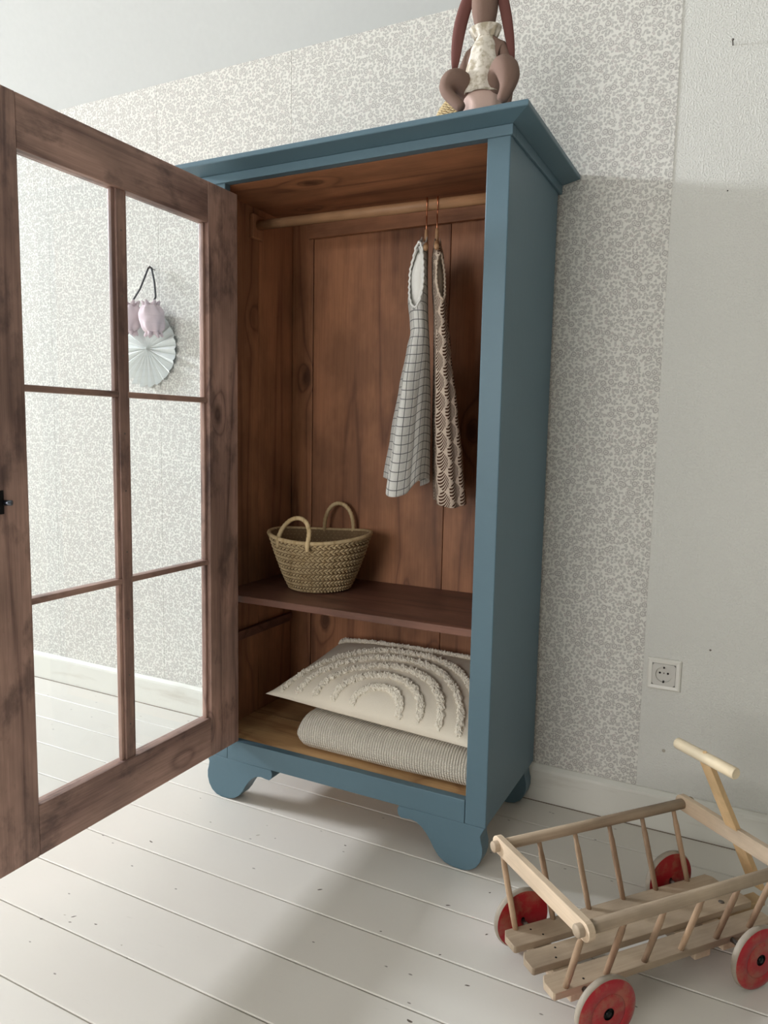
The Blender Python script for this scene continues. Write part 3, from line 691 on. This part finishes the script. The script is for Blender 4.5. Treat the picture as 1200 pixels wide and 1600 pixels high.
# ------------------------------------------------------------------ rabbit doll on top of the wardrobe
RX, RY, RZ = -.345, -.366, ZTOP; RS = 1.06
rd = empty('rabbit_doll', (RX, RY, RZ), 'taupe fabric rabbit doll with long ears sitting on top of the wardrobe', 'doll')
def skin_body(name, verts, edges, radii, mat, parent, root=0, lv=2):
    me = bpy.data.meshes.new(name); me.from_pydata([tuple(v) for v in verts], edges, []); me.materials.append(M[mat])
    o = link(name, me, parent)
    md = o.modifiers.new('skin', 'SKIN'); md.use_smooth_shade = True
    for i, r in enumerate(radii): me.skin_vertices[0].data[i].radius = r if isinstance(r, tuple) else (r, r)
    for i in range(len(verts)): me.skin_vertices[0].data[i].use_root = (i == root)
    sd = o.modifiers.new('subsurf', 'SUBSURF'); sd.levels = lv; sd.render_levels = lv
    return o
Pv = lambda x, y, z: (RX+RS*x, RY+RS*y, RZ+RS*z)
V = [Pv(0, .015, .035), Pv(0, .010, .090), Pv(0, .008, .145), Pv(0, .005, .172), Pv(0, -.006, .195), Pv(0, -.008, .235), Pv(0, .004, .275)]
Rr = [.034, .032, .024, .013, .024, .031, .022]
E_ = [(0, 1), (1, 2), (2, 3), (3, 4), (4, 5), (5, 6)]
def chain(start, pts, rad):
    k = start
    for p, r in zip(pts, rad): V.append(Pv(*p)); Rr.append(r); E_.append((k, len(V)-1)); k = len(V)-1
chain(0, [(-.024, -.010, .066), (-.040, -.034, .084), (-.052, -.050, .080), (-.060, -.058, .060), (-.042, -.061, .040), (-.016, -.064, .014)], [.022, .027, .025, .0155, .012, .011])
chain(0, [(.026, -.010, .066), (.046, -.034, .092), (.060, -.048, .088), (.073, -.057, .062), (.070, -.061, .038), (.058, -.064, .014)], [.022, .023, .025, .024, .0145, .011])
chain(2, [(-.034, .006, .146), (-.050, .006, .108), (-.050, .010, .055), (-.040, .010, .020)], [.012, .0115, .010, .011])
chain(2, [(.034, .004, .148), (.048, .004, .110), (.048, .008, .055), (.040, .008, .020)], [.013, .0125, .011, .011])
skin_body('body', V, E_, [r*RS for r in Rr], 'doll', rd)
def ear(pts, w, name='ear'):
    mb = MB(); pts = [Vector(Pv(*p)) for p in pts]; n = len(pts); rad = [w*math.sin(PI*(.14+.82*k/(n-1)))**.4 for k in range(n)]
    mb.tube(pts, rad, 12, flat=.45); mb.build(name, 'doll_ear', rd, smooth=True)
def arc(p, q, bulge, n=14): return [tuple(a+(b-a)*k/(n-1)+c*math.sin(PI*k/(n-1)) for a, b, c in zip(p, q, bulge)) for k in range(n)]
ear(arc((-.018, .0, .285), (-.058, -.012, .118), (-.010, 0, .010)), .0145)
ear(arc((.018, .0, .285), (.058, .000, .118), (.002, 0, .010)), .0115)
# nose stitch
MB().tube([Pv(-.004, -.0395, .240), Pv(0, -.0405, .236), Pv(.004, -.0395, .240)], .0012, 6).build('nose', 'cord', rd, smooth=True)
for s in (-1, 1): MB().lathe([(.0005, -.002), (.0025, -.0012), (.0025, .001)], 8, Pv(s*.014, -.035, .258), 'Y').build('eye', 'cord', rd, smooth=True)
# pinafore and bloomers
def cloth_tube(name, tab, mat, folds, amp, thick=.0015):
    NA = 72; vs = []; NZ = 24; z0, z1 = tab[0][0], tab[-1][0]
    for i in range(NZ+1):
        z = z0+(z1-z0)*i/NZ; A, B, S = spl(tab, z); f = i/NZ
        for k in range(NA):
            th = 2*PI*k/NA; w = 1+amp*f**.7*(math.cos(folds*th)+.5*math.cos((folds+3)*th+1))
            vs.append(Pv(A*math.cos(th)*w, S+B*math.sin(th)*w, z))
    me = bpy.data.meshes.new(name); me.from_pydata(vs, [], [(i*NA+k, i*NA+(k+1) % NA, (i+1)*NA+(k+1) % NA, (i+1)*NA+k) for i in range(NZ) for k in range(NA)])
    me.materials.append(M[mat]); me.shade_smooth(); o = link(name, me, rd); md = o.modifiers.new('cloth', 'SOLIDIFY'); md.thickness = thick; md.offset = 1
    return o
cloth_tube('pinafore', [(.180, .024, .020, .002), (.168, .020, .018, .004), (.150, .028, .028, .004), (.110, .036, .037, .004), (.056, .043, .045, .002)], 'pinafore', 9, .045)
cloth_tube('collar', [(.186, .033, .026, .0), (.178, .028, .024, .002), (.168, .0215, .0195, .004)], 'pinafore', 11, .06)
cloth_tube('bloomers', [(.062, .040, .040, .004), (.030, .041, .043, .004), (.003, .036, .040, .004)], 'bloomer', 8, .04)

# ------------------------------------------------------------------ wall ornaments behind the glass door
o = MB().tube([(-1.630, .003, 1.519), (-1.630, -.03, 1.523)], .0014, 8).build('wall_nail', 'nail', smooth=True)
tag(o, 'small nail in the wallpaper holding the dark cord loop', 'nail')
orn = empty('hanging_ornament', (-1.63, -.03, 1.34), 'two blush fabric puffs hanging from a dark cord on the wallpaper', 'ornament')
MB().tube([(-1.676, -.070, 1.392), (-1.667, -.030, 1.455), (-1.650, -.024, 1.495), (-1.638, -.022, 1.520), (-1.630, -.022, 1.5255), (-1.622, -.022, 1.520), (-1.606, -.026, 1.470), (-1.584, -.045, 1.420), (-1.577, -.070, 1.388)], .0032, 8).build('cord', 'cord', orn, smooth=True)
def puff(cx, cz, r, seed, rot):
    rnd = random.Random(seed); mb = MB(); NA, NZ = 40, 22; vs = []; cy = -.074
    ph = rnd.uniform(0, 6)
    for i in range(NZ+1):
        f = i/NZ; a = PI*(.04+.92*f); rr = r*math.sin(a)**.75*(1.0); zz = r*1.12*math.cos(a)
        for k in range(NA):
            th = 2*PI*k/NA; cr_ = 1+.16*abs(math.cos(a))**1.2*math.cos(7*th+ph)+.04*math.cos(3*th+5*a)
            vs.append((cx+rr*cr_*math.cos(th)+rot*zz, cy+rr*cr_*.85*math.sin(th), cz+zz))
    mb.add(vs, [(i*NA+k, i*NA+(k+1) % NA, (i+1)*NA+(k+1) % NA, (i+1)*NA+k) for i in range(NZ) for k in range(NA)]+[tuple(range(NA))[::-1], tuple(range(NZ*NA, (NZ+1)*NA))])
    for k in range(6):      # gathered cloth tips at the top and bottom
        th = 2*PI*k/6+ph
        for s in (1, -1):
            bx, by, bz = cx+.018*math.cos(th)+rot*s*r, cy+.015*math.sin(th), cz+s*r*.95
            mb.tube([(bx, by, bz), (bx+.014*math.cos(th), by+.010*math.sin(th), bz+s*.016)], [.011, .003], 6)
    mb.build('fabric_puff', 'puff', orn, smooth=True)
puff(-1.672, 1.352, .042, 2, .12); puff(-1.572, 1.345, .044, 5, -.12)
rc_ = (-1.655, -.0035, 1.258)
b = MB(); NP = 22; R = .130; vs = [(rc_[0], -.020, rc_[2])]
for k in range(NP):
    a0 = 2*PI*k/NP+.09
    for da, rr, yy in ((0.0, R*.90, -.002), (.25, R*.99, -.016), (.5, R*1.02, -.027), (.75, R*.99, -.016)):
        a = a0+da*2*PI/NP; vs.append((rc_[0]+rr*math.cos(a), yy, rc_[2]+rr*math.sin(a)))
n = NP*4
inner = []
for k in range(NP):
    a0 = 2*PI*k/NP+.09
    for da, yy in ((0.0, -.010), (.25, -.015), (.5, -.018), (.75, -.015)):
        a = a0+da*2*PI/NP; inner.append((rc_[0]+.012*math.cos(a), yy, rc_[2]+.012*math.sin(a)))
b.add(vs+inner, [(1+k, 1+(k+1) % n, 1+n+(k+1) % n, 1+n+k) for k in range(n)]+[(0, 1+n+k, 1+n+(k+1) % n) for k in range(n)])
o = b.build('paper_rosette', 'paperfan', recalc=False); md = o.modifiers.new('paper', 'SOLIDIFY'); md.thickness = .0006
tag(o, 'white pleated paper rosette on the wallpaper below the fabric puffs', 'paper rosette')

# ------------------------------------------------------------------ pull-along ladder wagon
PSI = .8641; GX0, GY0 = -.1224, -.6410
wg = empty('toy_wagon', (GX0, GY0, 0), 'wooden toy handcart with slatted sides and worn red wheels', 'toy wagon', rot=PSI)
# local frame: x along the planks, y = -v (towards the wall is +y)
L = lambda u, v, z: (u, -v, z)
ZP = .0627; RW = .0598
def lbox(name, mat, u0, u1, v0, v1, z0, z1, parent=wg, bevel=.0015): return box(name, mat, u0, u1, -v1, -v0, z0, z1, parent, bevel, local=True)
for v0, v1, ue in ((-.008, .039, .487), (.055, .098, .497), (.116, .160, .487)):
    c = .014
    prof = [(-.029, -v0-c), (-.029+c*.6, -v0), (ue-c*.6, -v0), (ue, -v0-c), (ue, -v1+.003), (ue-.003, -v1), (-.029+.003, -v1), (-.029, -v1+.003)] if v0 < .1 else [(-.029, -v0-c), (-.029+c*.6, -v0), (ue-c*.6, -v0), (ue, -v0-c), (ue, -v1+.003), (ue-.003, -v1), (-.026, -v1), (-.029, -v1+.003)]
    MB().prism(prof, 'Z', ZP-.0135, ZP).build('plank', 'wagonX', wg, bevel=.0012, local=True)
for u0, u1 in ((.012, .052), (.292, .330), (.362, .405)): lbox('cross_batten', 'wagonY', u0, u1, .0, .152, ZP-.034, ZP-.014)
DU, OVR, ZR = .085, .0517, .1966
vF, vN = -OVR, .1492+OVR
for base, top in ((.0, vF), (.1492, vN)):
    for k in range(6):
        u0, u1 = k*DU, -.008+k*.0858
        p0, p1 = Vector(L(u0, base, ZP-.010)), Vector(L(u1, top, ZR+.004)); pts = [p0+(p1-p0)*f for f in (0, .25, .5, .78, .86, 1)]
        MB().tube(pts, [.0052, .0056, .0058, .0058, .0046, .0046], 10).build('spindle', 'wagonZ', wg, smooth=True, local=True)
for v in (vF-.002, vN+.002):
    o = MB().tube([L(-.026, v, ZR+.008), L(-.0245, v, ZR+.008), L(.474, v, ZR+.008), L(.476, v, ZR+.008)], [.0095, .0108, .0108, .0095], 16).build('rail', 'wagonX', wg, local=True); smooth_by_angle(o, 50)
def crossbar(u, tilt):
    # a flat bar with rounded ends, bored for the two rails
    h = .0165; a0, a1 = -vN-.022, -vF+.022; prof = []
    for k in range(9): a = -PI/2+PI*k/8; prof.append((a1-h*.9+h*.9*math.cos(a), h*math.sin(a)))
    for k in range(9): a = PI/2+PI*k/8; prof.append((a0+h*.9+h*.9*math.cos(a), h*math.sin(a)))
    o = MB().prism(prof, 'X', u-.0065, u+.0065).build('crossbar', 'wagonY', wg, bevel=.001, local=True)
    o.location = (0, 0, ZR+.008); return o
crossbar(-.008, 0); crossbar(.455, 0)
def wheel(u, vface, sgn, turn=0.0):
    # sgn: +1 the outer face looks towards +v
    th = .014; prof = [(.004, -.001), (.010, -.001), (.0105, .002), (.030, .0032), (.034, .0012), (.036, .0030), (.052, .0012), (.0575, -.0012), (RW, -.005), (RW, -th+.004), (RW-.003, -th), (.004, -th)]
    o = MB().lathe(prof, 40, (0, 0, 0), 'Y').build('wheel', 'red', wg, local=True); smooth_by_angle(o, 50)
    o.location = L(u, vface, RW); o.rotation_euler = (0, 0, turn if sgn < 0 else PI+turn)
    me = o.data; me.materials.append(M['tyre']); me.materials.append(M['black'])
    for p in me.polygons:
        c = p.center; r = math.hypot(c.x, c.z)
        if r > RW-.004 and c.y < .0: p.material_index = 1
        elif r < .0105: p.material_index = 2
    MB().tube([(0, -.004, 0), (0, .003, 0)], .005, 10).build('axle_nail', 'black', o, smooth=True, local=True)
    return o
wheel(.0312, .2234, 1); wheel(.0312, -.040, -1); wheel(.372, .2234, 1, 0); wheel(.398, -.036, -1, 0)
for u0, u1 in ((.0312, .0312), (.372, .398)):
    MB().tube([L(u0, .212, RW-.004), L(u0, .161, RW-.004)], .0048, 10).build('axle', 'nail', wg, smooth=True, local=True)
    MB().tube([L(u1, -.026, RW-.004), L(u1, -.009, RW-.004)], .0048, 10).build('axle', 'nail', wg, smooth=True, local=True)
# folding pull handle resting against the far crossbar
hb, ht = Vector(L(.534, .075, .075)), Vector(L(.366, .075, .376)); d = (ht-hb).normalized(); nn = Vector((d.z, 0, -d.x))
b = MB(); wv_ = Vector((0, .0165, 0)); tk = nn*.0055
b.add([hb-wv_-tk, hb+wv_-tk, hb+wv_+tk, hb-wv_+tk, ht-wv_*.8-tk, ht+wv_*.8-tk, ht+wv_*.8+tk, ht-wv_*.8+tk], [(0, 3, 2, 1), (4, 5, 6, 7), (0, 1, 5, 4), (1, 2, 6, 5), (2, 3, 7, 6), (3, 0, 4, 7)])
b.build('pull_pole', 'pole', wg, bevel=.001, local=True)
o = MB().tube([tuple(Vector(L(.366, v, .378))) for v in (.002, .004, .146, .148)], [.0100, .0115, .0115, .0100], 18).build('grip', 'handle', wg, local=True); smooth_by_angle(o, 50)
MB().tube([(.364, -.075, .3885), (.3635, -.075, .3902)], .004, 10).build('grip_peg', 'pole', wg, local=True)
lbox('tongue', 'pole', .40, .545, .060, .090, .036, .0485)
for v in (.008, .028, .066, .088, .126, .148):
    for u in (.026, .040)[(int(v*1000) // 20) % 2:][:1]:
        MB().lathe([(.0022, 0), (.0016, .0006)], 8, L(u, v, ZP)).build('plank_nail', 'black', wg, local=True)
MB().lathe([(.006, 0), (.005, .0015), (.002, .0022)], 14, L(.435, .077, ZP)).build('screw', 'nail', wg, smooth=True, local=True)
